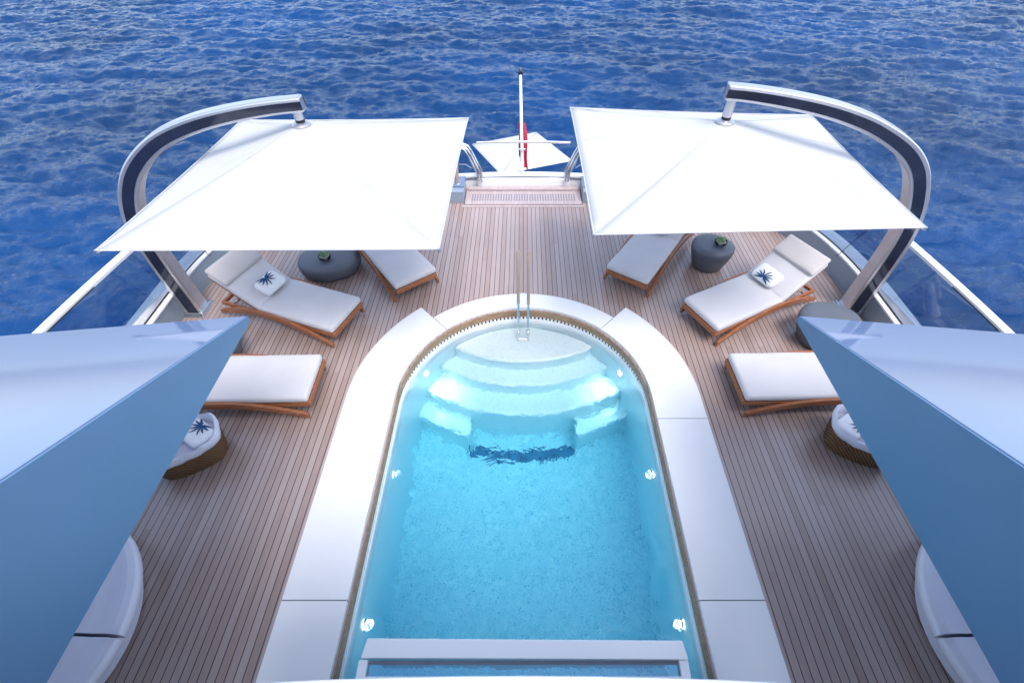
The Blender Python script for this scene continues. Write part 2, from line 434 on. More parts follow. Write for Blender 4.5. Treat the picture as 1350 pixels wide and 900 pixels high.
# glass balustrade with rail
def balustrade(sg, label):
    t = empty('glass_balustrade', (sg * 4.9, 4, .36), label=label, cat='balustrade', group='glass balustrades outside the masts')
    path = [(5.17, -3.), (5.16, 0), (5.12, 2.4), (5.08, 3.6), (4.98, 4.7), (4.90, 5.3), (4.74, 5.95), (4.45, 6.65)]
    path = smooth_line(path, 2)
    base = [(x - .16, y) for x, y in path]
    P = lambda p: [(sg * (x - 4.9), y - 4) for x, y in p]
    m = MB(); a = P(base); b = P(path); n = len(a)
    for off in (0, .012):
        m.v += [(x + sg * off, y, .0) for x, y in a] + [(x + sg * off, y, .60) for x, y in b]
    for i in range(n - 1):
        m.f += [(i, i + 1, n + i + 1, n + i), (2 * n + i, 3 * n + i, 3 * n + i + 1, 2 * n + i + 1)]
    m.build('glass_panel', 'glass', t)
    r = MB(); w = .05
    ring = [(-w, -.02), (-w, .015), (-w * .5, .032), (w * .5, .032), (w, .015), (w, -.02)]
    for x, y in b:
        for dx_, dz in ring: r.v.append((x + dx_, y, .60 + dz))
    k = len(ring)
    for i in range(n - 1):
        for j in range(k): r.f.append((i * k + j, i * k + (j + 1) % k, (i + 1) * k + (j + 1) % k, (i + 1) * k + j))
    r.build('top_rail', 'white', t)
    mm = MB()
    mm.tube([(x - sg * .055, y, .585) for x, y in b[8:16]], .008, 6)
    mm.build('rail_slot', 'black', t)
balustrade(1, 'pale top rail over clear glass outside the right hand arched mast')
balustrade(-1, 'pale top rail over clear glass outside the left hand arched mast')

# ------------------------------------------------------------------ pool
def pool():
    r = 1.488; y0 = -1.0; zt = -.17; zf = -1.70
    # shell: walls
    ol = horseshoe(r, y0); n = len(ol)
    m = MB(); m.v += [(x, y, zt) for x, y in ol] + [(x * .985, y, zf) for x, y in ol]
    for i in range(n): m.f.append((i, (i + 1) % n, n + (i + 1) % n, n + i))
    w = m.build('pool_wall', 'tile_wall'); tag(w, kind='structure')
    f = MB().add([(x, y, zf) for x, y in horseshoe(r + .02, y0)], [tuple(range(n))]).build('pool_floor', 'tile_floor'); tag(f, kind='structure')
    # nested steps: arcs centred astern of the pool, each a solid block
    cc = (0, 5.85)
    def step(name, rad, ztop, xl=None, mat='tile_step'):
        pts = []
        for i in range(41):
            a = R(-90 - 48 + 96 * i / 40)
            x, y = cc[0] + rad * math.cos(a), cc[1] + rad * math.sin(a)
            pts.append((x, y))
        R_ = r - .004
        ins = [p for p in pts if (p[1] <= CY and abs(p[0]) < R_) or math.hypot(p[0], p[1] - CY) < R_]
        a0 = math.degrees(math.atan2(ins[-1][1] - CY, ins[-1][0])); a1 = math.degrees(math.atan2(ins[0][1] - CY, ins[0][0]))
        if a1 < 0: a1 += 360
        poly = ins + [(R_ * math.cos(R(a0 + (a1 - a0) * i / 40)), CY + R_ * math.sin(R(a0 + (a1 - a0) * i / 40))) for i in range(41)]
        MB().prism(poly, zf + .002, ztop).build(name, mat, stp, bevel=.05, seg=3)
    stp = empty('pool_steps', (0, 0, 0), label='curved white mosaic steps under the water at the far end', cat='steps')
    step('step', 1.93, -.36); step('step', 2.20, -.62); step('step', 2.53, -.90)
    for sg in (-1, 1):
        poly = []
        for i in range(16):
            a = R(-90 + sg * (31 - 16.5 * i / 15)); poly.append((cc[0] + 2.80 * math.cos(a), cc[1] + 2.80 * math.sin(a)))
        poly = [p for p in poly if abs(p[0]) < r - .006]
        poly = [(sg * (r - .006), poly[0][1])] + poly
        poly += [(poly[-1][0], poly[-1][1] + .38), (sg * (r - .006), poly[0][1] + .5)]
        MB().prism(poly, zf + .003, -1.20).build('side_bench', 'tile_step', stp, bevel=.12, seg=4)
    # dark mosaic band on the floor at the foot of the steps
    m = MB(); a_, b_ = [], []
    for i in range(31):
        a = R(-90 - 14.5 + 29 * i / 30)
        wob = .02 * math.sin(i * 1.7)
        a_.append((cc[0] + (2.74) * math.cos(a), cc[1] + (2.74) * math.sin(a))); b_.append((cc[0] + 2.90 * math.cos(a), cc[1] + (2.90 + wob) * math.sin(a)))
    m.band(a_, b_, zf + .002, zf + .012)
    tag(m.build('mosaic_band', 'tile_dark'), 'dark blue mosaic band on the pool floor below the steps', 'mosaic band')
    # water body
    ol = horseshoe(r + .012, y0 - .02, 97); n = len(ol)
    m = MB(); m.v += [(x, y, -.225) for x, y in ol] + [(x, y, zf - .05) for x, y in ol]
    m.f += [tuple(range(n)), tuple(range(n, 2 * n))[::-1]] + [(i, n + i, n + (i + 1) % n, (i + 1) % n) for i in range(n)]
    o = m.build('water', 'water', smooth=False); tag(o, kind='structure')
    # rim, gutter grate, teak band
    edge_t = empty('pool_edge', (0, 0, 0), label='teak edging band with white rim and slotted gutter around the pool', cat='pool edge')
    MB().band(horseshoe(1.484, y0), horseshoe(1.512, y0), -.34, -.165).build('rim', 'white', edge_t, bevel=.004)
    MB().band(horseshoe(1.503, y0), horseshoe(1.52, y0), -.17, -.11).build('gutter', 'black', edge_t)
    m = MB(); k = 74
    for i in range(k):
        a = R(14 + 152 * i / (k - 1))
        M4 = Matrix.Translation((0, CY, 0)) @ Matrix.Rotation(a, 4, 'Z')
        m.box(1.489, 1.506, -.015, .015, -.164, -.119, M4)
    m.band(arc(1.487, 13.5, 166.5, 60, (0, CY)), arc(1.500, 13.5, 166.5, 60, (0, CY)), -.1655, -.1615)
    m.build('gutter_grate', 'white', edge_t)
    for sg in (-1, 1):
        A0, A1 = (0, 13) if sg > 0 else (180, 167)
        MB().band([(sg * 1.490, y0)] + arc(1.490, A0, A1, 12, (0, CY)), [(sg * 1.505, y0)] + arc(1.505, A0, A1, 12, (0, CY)), -.164, -.119).build('gutter_cover', 'white', edge_t)
    MB().band(horseshoe(1.494, y0), horseshoe(1.524, y0), -.118, -.006).build('teak_band', 'poolwood', edge_t, bevel=.008)
    # coping panels
    cp = empty('pool_coping', (0, 0, 0), label='smooth white stone coping panels laid around the pool', cat='coping')
    def panel(a, b): MB().band(a, b, -.02, .038).build('panel', 'coping', cp, bevel=.005)
    g = .004
    for sg in (-1, 1):
        for ya, yb in ((-1.0, .975 - g), (.975 + g, 2.81 - g)):
            panel([(sg * 1.52, ya), (sg * 1.52, yb)], [(sg * 2.09, ya), (sg * 2.09, yb)])
        A0, A1 = (0, 47 - .15) if sg > 0 else (180, 133 + .15)
        panel([(sg * 1.52, 2.81 + g)] + arc(1.52, A0, A1, 24, (0, CY)), [(sg * 2.09, 2.81 + g)] + arc(2.09, A0, A1, 24, (0, CY)))
    panel(arc(1.52, 47.15, 132.85, 40, (0, CY)), arc(1.81, 47.15, 132.85, 40, (0, CY)))
    MB().band(horseshoe(1.54, -.9), horseshoe(1.79, -.9), -.03, .028).build('joint', 'joint', cp)
    for sg in (-1, 1):
        MB().box(min(sg * 1.79, sg * 2.085), max(sg * 1.79, sg * 2.085), .95, 1.0, -.01, .028).build('joint', 'joint', cp)
        MB().box(min(sg * 1.79, sg * 2.085), max(sg * 1.79, sg * 2.085), 2.78, 2.83, -.01, .028).build('joint', 'joint', cp)
    # king plank around the coping (on the deck)
    kp = empty('margin_board', (0, 0, 0), label='reddish teak margin board edging the white pool coping', cat='margin board')
    for sg in (-1, 1):
        A0, A1 = (0, 47) if sg > 0 else (180, 133)
        MB().band([(sg * 2.086, -3.)] + arc(2.086, A0, A1, 30, (0, CY)), [(sg * 2.125, -3.)] + arc(2.125, A0, A1, 30, (0, CY)), -.01, .006).build('board', 'margin', kp)
    MB().band(arc(1.806, 47, 133, 40, (0, CY)), arc(1.84, 47, 133, 40, (0, CY)), -.01, .006).build('board', 'margin', kp)
pool()

# pool lamps
def lamp(x, y, z, nx, ny, lit, label):
    t = empty('pool_lamp', (x, y, z), math.atan2(ny, nx), label=label, cat='pool light', group='round lamps in the pool wall')
    ring = MB(); ang = [2 * PI * k / 20 for k in range(20)]
    ring.tube([(.012, .048 * math.cos(a), .048 * math.sin(a)) for a in ang], .009, 8, closed=True).build('rim', 'steel', t)
    m = MB(); m.v = [(.010, 0, 0)] + [(.006, .04 * math.cos(a), .04 * math.sin(a)) for a in ang] + [(-.02, .04 * math.cos(a), .04 * math.sin(a)) for a in ang]
    for i in range(20): m.f += [(0, 1 + i, 1 + (i + 1) % 20), (1 + i, 21 + i, 21 + (i + 1) % 20, 1 + (i + 1) % 20)]
    m.build('lens', 'lamp_on' if lit else 'lamp_dim', t)
    if not lit:
        ld = bpy.data.lights.new('lamp_glow', 'SPOT'); ld.energy = 6; ld.color = (.96, 1, .98); ld.shadow_soft_size = .05; ld.spot_size = R(165); ld.spot_blend = 1.
        lo = bpy.data.objects.new('lamp_glow', ld); COL.objects.link(lo); lo.parent = t; lo.location = (.03, 0, 0); lo.rotation_euler = (0, R(-88), 0)
    if lit:
        ld = bpy.data.lights.new('lamp_glow', 'SPOT'); ld.energy = 7.5; ld.color = (1, .98, .94); ld.shadow_soft_size = .05
        ld.spot_size = R(75); ld.spot_blend = 1.0
        lo = bpy.data.objects.new('lamp_glow', ld); COL.objects.link(lo); lo.parent = t; lo.location = (.03, 0, .02)
        lo.rotation_euler = (0, R(-28), 0)
for sg, side in ((-1, 'left'), (1, 'right')):
    a = R(28); rr = 1.480
    lamp(sg * rr * math.cos(a), CY + rr * math.sin(a), -.50, -sg * math.cos(a), -math.sin(a), True, 'lit round lamp glaring over the steps at the %s side of the pool' % side)
    lamp(sg * 1.478, 2.36, -.52, -sg, 0, False, 'round lamp halfway along the %s wall of the pool' % side)
    lamp(sg * 1.478, .88, -.52, -sg, 0, False, 'round lamp low in the %s pool wall beside the glass frame' % side)

# ladder
def ladder():
    t = empty('pool_ladder', (0, 4.44, 0), label='slim twin rail ladder with beige grips at the far end of the pool', cat='ladder')
    for sx in (-.066, .066):
        MB().tube([(sx, -.02, .30), (sx, 0, .70), (sx, .02, 1.10), (sx, .022, 1.125)], .02, 14, radii=[.021, .022, .022, .014]).build('grip', 'sand', t)
        MB().tube([(sx, -.13, -.38), (sx, -.10, -.16), (sx, -.02, .30)], .014, 12).build('steel_leg', 'steel', t)
        MB().tube([(sx, -.108, -.24), (sx, -.10, -.14)], .022, 12).build('sleeve', 'steel', t)
    for z, y in ((.48, -.012), (.20, -.035), (-.33, -.12)):
        MB().tube([(-.066, y, z), (.066, y, z)], .008, 8).build('rung', 'steel', t)
ladder()

# white window frame rising from near end of pool
def skylight():
    t = empty('window_frame', (0, .5, 0), label='white framed glass window box standing over the near end of the pool', cat='window box')
    m = MB(); m.prism([(-1.225, .165), (1.245, .150), (1.262, .025), (-1.245, .035)], .16, .25)
    m.build('top_beam', 'white', t, bevel=.008)
    for sg in (-1, 1):
        MB().box(sg * 1.225 - .035, sg * 1.225 + .035, -1.0, .028, .14, .235).build('side_arm', 'white', t, bevel=.006)
    MB().box(-1.19, 1.19, -.95, .026, .185, .195).build('glass_pane', 'skyglass', t)
    MB().box(-1.19, 1.19, -.10, -.075, .198, .225).build('cross_bar', 'white', t)
    MB().box(-1.19, 1.19, .0, .024, .196, .20).build('seal', 'joint', t)
    MB().box(-1.24, 1.24, .06, .12, -.6, .158).build('support', 'white', t)
skylight()

# ------------------------------------------------------------------ cushions
def pad(lx, ly, lz, nx=18, ny=12, puff=.012, r=.035, seed=0):
    """soft rounded box from x=0..lx, centred on y, z 0..lz"""
    m = MB(); nz = 4
    def pt(u, v, w):
        x = (u * 2 - 1); y = (v * 2 - 1); z = (w * 2 - 1)
        hx, hy, hz = lx / 2, ly / 2, lz / 2
        rr = min(r, hz * .98)
        p = Vector((x * hx, y * hy, z * hz))
        c = Vector((max(-hx + rr, min(hx - rr, p.x)), max(-hy + rr, min(hy - rr, p.y)), max(-hz + rr, min(hz - rr, p.z))))
        d = p - c
        if d.length > 1e-6: p = c + d.normalized() * rr if (abs(x) > .999 or abs(y) > .999 or abs(z) > .999) else p
        if w > .5:
            p.z += puff * (1 - x ** 4) * (1 - y ** 4) + .007 * noise.noise(Vector((p.x * 4 + seed, p.y * 4, seed))) * 2 * (1 - abs(x) ** 6)
        return (p.x + hx, p.y, p.z + hz)
    def coords(n, l):
        a = min(r / l, .3); c = [0, a * .12, a * .3, a * .6, a]
        mid = [a + (1 - 2 * a) * i / n for i in range(1, n)]
        return c + mid + [1 - q for q in reversed(c)]
    U = coords(nx, lx); V = coords(ny, ly); W = [0, .1, .3, .5, .7, .9, 1]
    key = {}
    def vid(i, j, k):
        q = (i, j, k)
        if q not in key: key[q] = len(m.v); m.v.append(pt(U[i], V[j], W[k]))
        return key[q]
    a, b, c = len(U) - 1, len(V) - 1, len(W) - 1
    for i in range(a):
        for j in range(b):
            m.f.append((vid(i, j, 0), vid(i, j + 1, 0), vid(i + 1, j + 1, 0), vid(i + 1, j, 0)))
            m.f.append((vid(i, j, c), vid(i + 1, j, c), vid(i + 1, j + 1, c), vid(i, j + 1, c)))
    for i in range(a):
        for k in range(c):
            m.f.append((vid(i, 0, k), vid(i + 1, 0, k), vid(i + 1, 0, k + 1), vid(i, 0, k + 1)))
            m.f.append((vid(i, b, k), vid(i, b, k + 1), vid(i + 1, b, k + 1), vid(i + 1, b, k)))
    for j in range(b):
        for k in range(c):
            m.f.append((vid(0, j, k), vid(0, j, k + 1), vid(0, j + 1, k + 1), vid(0, j + 1, k)))
            m.f.append((vid(a, j, k), vid(a, j + 1, k), vid(a, j + 1, k + 1), vid(a, j, k + 1)))
    return m

BACK = R(34); HX = 1.17; BL = .74
def lounger():
    t = empty('sun_lounger', (0, 0, 0), label='x', cat='sun lounger', group='teak sun loungers around the pool')
    W2 = .325
    for sg in (-1, 1):
        MB().box(.01, 1.80, sg * .30 - .018, sg * .30 + .018, .195, .25).build('frame_board', 'teak', t, bevel=.006)
    MB().box(-.012, .03, -.315, .315, .19, .262).build('foot_board', 'teak', t, bevel=.006)
    MB().box(1.77, 1.81, -.28, .28, .20, .245).build('head_board', 'teak', t, bevel=.006)
    m = MB()
    for i in range(13): m.box(.08 + i * .085, .14 + i * .085, -.285, .285, .236, .252)
    m.build('slats', 'teak', t)
    for sg in (-1, 1):
        m = MB(); n = 34; y0, y1 = sg * .345 - .019, sg * .345 + .019
        for i in range(n):
            s_ = i / (n - 1); x = .05 + 1.80 * s_
            zc = .285 - .245 * abs((x - .98) / .96) ** 2.0
            hh = .036 + .010 * math.sin(PI * s_)
            m.v += [(x, y0, zc - hh), (x, y1, zc - hh), (x, y1, zc + hh), (x, y0, zc + hh)]
        for i in range(n - 1):
            for j in range(4): m.f.append((i * 4 + j, i * 4 + (j + 1) % 4, i * 4 + 4 + (j + 1) % 4, i * 4 + 4 + j))
        m.f += [(0, 1, 2, 3), (n * 4 - 4, n * 4 - 3, n * 4 - 2, n * 4 - 1)]
        ra = m.build('curved_rail', 'teak', t, bevel=.006)
        for x in (.155, .195, 1.63):
            zc = .285 - .245 * abs((x - .98) / .96) ** 2
            MB().tube([(x, sg * .362, zc + .012), (x, sg * .370, zc + .012)], .009, 8).build('bolt', 'steel', ra)
    # seat mattress
    pad(HX, .645, .095, seed=1).build('mattress', 'cushion', t, loc=(-.005, 0, .262), angle=60)
    # back: frame, cushion, head pillow, prop
    mb = MB().box(0, BL - .02, -.295, -.255, -.03, 0).box(0, BL - .02, .255, .295, -.03, 0).box(BL - .06, BL - .02, -.255, .255, -.03, 0)
    for i in range(6): mb.box(.06 + i * .1, .11 + i * .1, -.255, .255, -.018, -.004)
    mb.build('back_frame', 'teak', t, bevel=.004, loc=(HX + .01, 0, .262), rot=(0, -BACK, 0))
    pad(BL, .645, .085, seed=4).build('back_cushion', 'cushion', t, loc=(HX - .03, 0, .275), rot=(0, -BACK, 0), angle=60)
    c, s = math.cos(BACK), math.sin(BACK)
    px, pz = HX - .03 + .46 * c - .078 * s, .275 + .46 * s + .078 * c
    pad(.315, .655, .06, nx=8, puff=.014, r=.03, seed=9).build('head_pillow', 'pillow', t, loc=(px, 0, pz), rot=(0, -BACK, 0), angle=60)
    p = MB()
    for sg in (-1, 1): p.tube([(1.62, sg * .22, .225), (HX + .36 * c, sg * .22, .262 + .36 * s - .03)], .010, 8)
    p.tube([(1.62, -.27, .225), (1.62, .27, .225)], .010, 8)
    p.build('back_prop', 'steel', t)
    return t
proto = lounger()
specs = [
    ((2.292, 4.205), 27.2, 'reclined teak lounger with rolled palm towel, between the two grey tables on the right'),
    ((-2.285, 4.199), 160, 'reclined teak lounger with rolled palm towel, in front of the wide low grey table'),
    ((2.451, 3.198), 1.0, 'teak lounger with long bare white cushion, above the wicker basket on the right'),
    ((-2.388, 3.185), 181.5, 'teak lounger with long bare white cushion, above the wicker basket on the left'),
    ((1.46, 5.003), 55.5, 'teak lounger half hidden by the right umbrella, left of the round drum table'),
    ((-1.50, 4.916), 127.5, 'teak lounger half hidden by the left umbrella, right of the wide low table'),
]
for i, ((x, y), a, lab) in enumerate(specs):
    o = proto if i == 0 else copy_tree(proto)
    o.location = (x, y, 0); o.rotation_euler = (0, 0, R(a)); o['label'] = lab

# ------------------------------------------------------------------ palm towels
def leaf(m, cx, cy, ang, ln, wd, surf):
    n = 9; L_, R_ = [], []
    for i in range(n):
        s_ = i / (n - 1); w = wd * math.sin(PI * min(1, s_ * .92 + .04)) ** .8 * (1 - .35 * s_)
        bend = .22 * s_ * s_ * (1 if math.cos(ang) < 0 else -1)
        px = cx + math.cos(ang + bend) * ln * (s_ + .08); py = cy + math.sin(ang + bend) * ln * (s_ + .08)
        nx, ny = -math.sin(ang + bend), math.cos(ang + bend)
        L_.append((px + nx * w, py + ny * w)); R_.append((px - nx * w, py - ny * w))
    o = len(m.v)
    for p in L_ + R_: m.v.append((p[0], p[1], surf(*p)))
    for i in range(n - 1): m.f.append((o + i, o + i + 1, o + n + i + 1, o + n + i))
def palm(m, cx, cy, sc, surf, rot=0.):
    for k in range(9):
        a = R(90 + (k - 4) * 24) + rot
        leaf(m, cx, cy - .02 * sc, a, sc * (.125 - .006 * abs(k - 4)), .0115 * sc, surf)
def towel(loc, rz, tilt, label, name='rolled_towel', sc=1.):
    """thick flattened roll, long axis x, with a printed palm on top"""
    t = empty(name, loc, rz, label=label, cat='towel', group='white palm print towels')
    t.rotation_euler = (tilt[0], tilt[1], rz)
    lx, ly, hz = .36 * sc, .25 * sc, .085 * sc
    e = 3.6
    def top(x, y):
        q = 1 - min(.98, abs(2 * y / ly)) ** e
        qx = 1 - min(.98, abs(2 * x / lx)) ** 8
        return hz * .5 + hz * .5 * (q ** (1 / e)) * qx ** .25 
    m = MB(); nx, na = 22, 28
    for i in range(nx):
        x = -lx / 2 + lx * i / (nx - 1); k = (1 - abs(2 * x / lx * .985) ** 8) ** .25
        for j in range(na):
            a = 2 * PI * j / na; ca, sa = math.cos(a), math.sin(a)
            yy = math.copysign(abs(ca) ** (2 / e), ca) * ly / 2 * k; zz = math.copysign(abs(sa) ** (2 / e), sa) * hz / 2 * k
            d = 1 + .03 * noise.noise(Vector((x * 14, yy * 14, zz * 10)))
            m.v.append((x, yy * d, hz / 2 + zz * d))
    for i in range(nx - 1):
        for j in range(na): m.f.append((i * na + j, i * na + (j + 1) % na, i * na + na + (j + 1) % na, i * na + na + j))
    m.f += [tuple(range(na))[::-1], tuple((nx - 1) * na + k for k in range(na))]
    m.build('roll', 'towel', t, angle=70)
    p = MB(); palm(p, .0 * sc, -.07 * sc, 1.1 * sc, lambda x, y: top(x, y) + .006)
    p.build('palm_print', 'leaf_blue', t)
    return t
def on_lounger(i, s_, lat, drop, rz, label):
    (x, y), a, _ = specs[i]; a = R(a)
    lx = HX - .03 + .12 * math.cos(BACK) - .09 * math.sin(BACK); lz = .275 + .12 * math.sin(BACK) + .108 * math.cos(BACK)
    px = x + math.cos(a) * lx - math.sin(a) * lat; py = y + math.sin(a) * lx + math.cos(a) * lat
    t = towel((0, 0, 0), 0, (0, 0), label)
    m = Matrix.Translation((px, py, lz)) @ Matrix.Rotation(a, 4, 'Z') @ Matrix.Rotation(-BACK * .75, 4, 'Y') @ Matrix.Rotation(rz, 4, 'Z')
    t.matrix_world = m
    t.location = m.to_translation(); t.rotation_euler = m.to_euler()
on_lounger(0, 0, .06, 0, R(-90), 'rolled palm towel on the reclined lounger beside the right arched mast')
on_lounger(1, 0, -.04, 0, R(90), 'rolled palm towel on the reclined lounger beside the left arched mast')
on_lounger(4, 0, .06, 0, R(-90), 'rolled palm towel just under the near edge of the right umbrella')

# ------------------------------------------------------------------ tables and plants
def table(loc, prof, sx, sy, rz, label, skew=0.):
    m = MB(); m.lathe(prof, 56, sx=sx, sy=sy, fn=lambda a, z: 1 + .035 * math.cos(2 * a + .6) + .02 * math.cos(3 * a))
    o = m.build('side_table', 'table', loc=loc, rot=(0, 0, rz), angle=60)
    return tag(o, label, 'side table', 'dark grey pebble side tables')
drum = [(.02, 0), (.19, 0), (.215, .02), (.255, .14), (.292, .27), (.300, .34), (.292, .385), (.262, .412), (.20, .418), (.05, .42)]
table((2.83, 5.60, 0), drum, 1, .98, 0, 'round drum shaped grey table tapering to its foot, with a succulent bowl on top')
low = [(.02, 0), (.34, 0), (.39, .02), (.43, .08), (.445, .15), (.44, .20), (.415, .245), (.35, .262), (.05, .265)]
table((-2.93, 5.50, 0), low, 1, .84, R(10), 'wide low grey pebble table behind the reclined lounger on the left')
table((3.88, 4.04, 0), [(r * 1.17, z) for r, z in drum], 1.05, 1, R(20), 'large grey drum table behind the tip of the right overhang')
table((-3.86, 3.74, 0), [(r * 1.1, z * .8) for r, z in drum], 1.1, 1, R(-20), 'grey drum table almost hidden behind the tip of the left overhang')

def plant(loc, label):
    t = empty('succulent_bowl', loc, label=label, cat='plant bowl', group='succulents in glass bowls')
    MB().lathe([(.055, 0), (.075, .012), (.088, .04), (.086, .07), (.082, .07), (.083, .04), (.07, .015), (.01, .012)], 28).build('glass_bowl', 'glass', t)
    MB().lathe([(.01, .014), (.068, .016), (.079, .04), (.076, .052), (.03, .06), (.01, .062)], 24).build('pebbles', 'moss', t)
    rs = random.Random(hash(label) % 1000 if False else len(label))
    for cx, cy, sc in ((.0, .0, 1.15), (.05, .03, .8), (-.045, .035, .9), (.01, -.045, .75), (-.04, -.03, .6)):
        m = MB()
        for k in range(20):
            a = k * 2.399; el = .15 + 1.2 * k / 20; ln = (.062 - .0016 * k) * sc
            d = Vector((math.cos(a) * math.cos(el), math.sin(a) * math.cos(el), math.sin(el))); sd = Vector((-math.sin(a), math.cos(a), 0))
            up = d.cross(sd) * -1
            b = Vector((cx, cy, .06 + .02 * sc)); w = .014 * sc
            q = [b, b + d * ln * .55 + sd * w, b + d * ln, b + d * ln * .55 - sd * w, b + d * ln * .5 + up * .007, b + d * ln * .5 - up * .008]
            m.add(q, [(0, 1, 4), (1, 2, 4), (2, 3, 4), (3, 0, 4), (1, 0, 5), (2, 1, 5), (3, 2, 5), (0, 3, 5)])
        m.build('rosette', 'succulent', t, angle=30)
plant((2.90, 5.56, .42), 'green succulents in a glass bowl on the round drum table')
plant((-2.93, 5.42, .265), 'green succulents in a glass bowl on the wide low table')

# ------------------------------------------------------------------ baskets
def basket(loc, rz, side):
    t = empty('wicker_basket', loc, rz, label='brown wicker basket with white liner by the %s overhang' % side, cat='basket', group='wicker towel baskets')
    def se(a, rx, ry, e=3.0):
        c, s = math.cos(a), math.sin(a)
        return (math.copysign(abs(c) ** (2 / e), c) * rx, math.copysign(abs(s) ** (2 / e), s) * ry)
    n = 56
    def shell(levels):
        m = MB(); levels = [(a_, b_, c_ * 1.35, d_ * 1.6) for a_, b_, c_, d_ in levels]
        for rx, ry, z, wob in levels:
            for k in range(n):
                a = 2 * PI * k / n; x, y = se(a, rx, ry); m.v.append((x, y, z + .02 * abs(x / .38) ** 2 + wob * noise.noise(Vector((x * 9, y * 9, rx * 20)))))
        for i in range(len(levels) - 1):
            for k in range(n): m.f.append((i * n + k, i * n + (k + 1) % n, i * n + n + (k + 1) % n, i * n + n + k))
        m.f.append(tuple(range(n))[::-1]); m.f.append(tuple((len(levels) - 1) * n + k for k in range(n)))
        return m
    shell([(.31, .19, 0, 0), (.335, .21, .08, 0), (.355, .23, .17, 0), (.365, .24, .25, 0), (.35, .225, .25, 0), (.33, .205, .1, 0), (.30, .18, .02, 0)]).build('weave', 'wicker', t, angle=50)
    shell([(.352, .228, .20, 0), (.374, .249, .225, .03), (.378, .252, .262, .03), (.360, .235, .285, .03), (.335, .21, .262, .03), (.32, .195, .16, .02), (.31, .185, .10, .01)]).build('liner', 'liner', t, angle=70)
    for k, (x, y, a, z) in enumerate(((-.17, .03, 78, .17), (.02, .02, 96, .18), (.19, .0, 84, .17), (-.17, -.01, 58, .30), (.17, .01, 118, .30))):
        w = Matrix.Rotation(rz, 3, 'Z') @ Vector((x, y, 0))
        lab = 'folded palm towel in the %s wicker basket, %s' % (side, ('bottom layer, left end', 'bottom layer, middle', 'bottom layer, right end', 'top layer, left', 'top layer, right')[k])
        towel((loc[0] + w.x, loc[1] + w.y, z), rz + R(a - 90 + 90), (R(4 * (-1) ** k), R(5)), lab, name='folded_towel', sc=(.86, .86, .86, 1., 1.)[k])
basket((-3.50, 2.34, 0), R(29), 'left')
basket((3.60, 2.46, 0), R(-27), 'right')

# ------------------------------------------------------------------ daybeds
def daybed(sg, side):
    t = empty('round_daybed', (sg * 4.07 if sg < 0 else 4.17, .66, 0), label='round pale daybed under the %s overhang, split across its cushion' % side, cat='daybed', group='round daybeds at the near corners')
    MB().lathe([(.05, 0), (.80, 0), (.84, .03), (.86, .20), (.84, .22), (.1, .22)], 64).build('base', 'daybed', t)
    for hs in (-1, 1):
        m = MB(); na = 40; prof = [(.0, .225), (.93, .225), (.955, .25), (.965, .30), (.955, .36), (.92, .395), (.86, .405), (.80, .400), (.76, .415), (.70, .432), (.0, .44)]
        for rr, z in prof:
            for k in range(na + 1):
                a = PI * k / na * hs
                m.v.append((rr * math.cos(a), (rr * math.sin(a) * .985 + hs * .012), z))
        q = na + 1
        for i in range(len(prof) - 1):
            for k in range(na): m.f.append((i * q + k, i * q + k + 1, i * q + q + k + 1, i * q + q + k))
        m.f.append(tuple([i * q for i in range(len(prof))] + [i * q + na for i in reversed(range(len(prof)))]))
        m.build('cushion', 'daybed', t, bevel=.012, angle=50)
daybed(-1, 'left'); daybed(1, 'right')

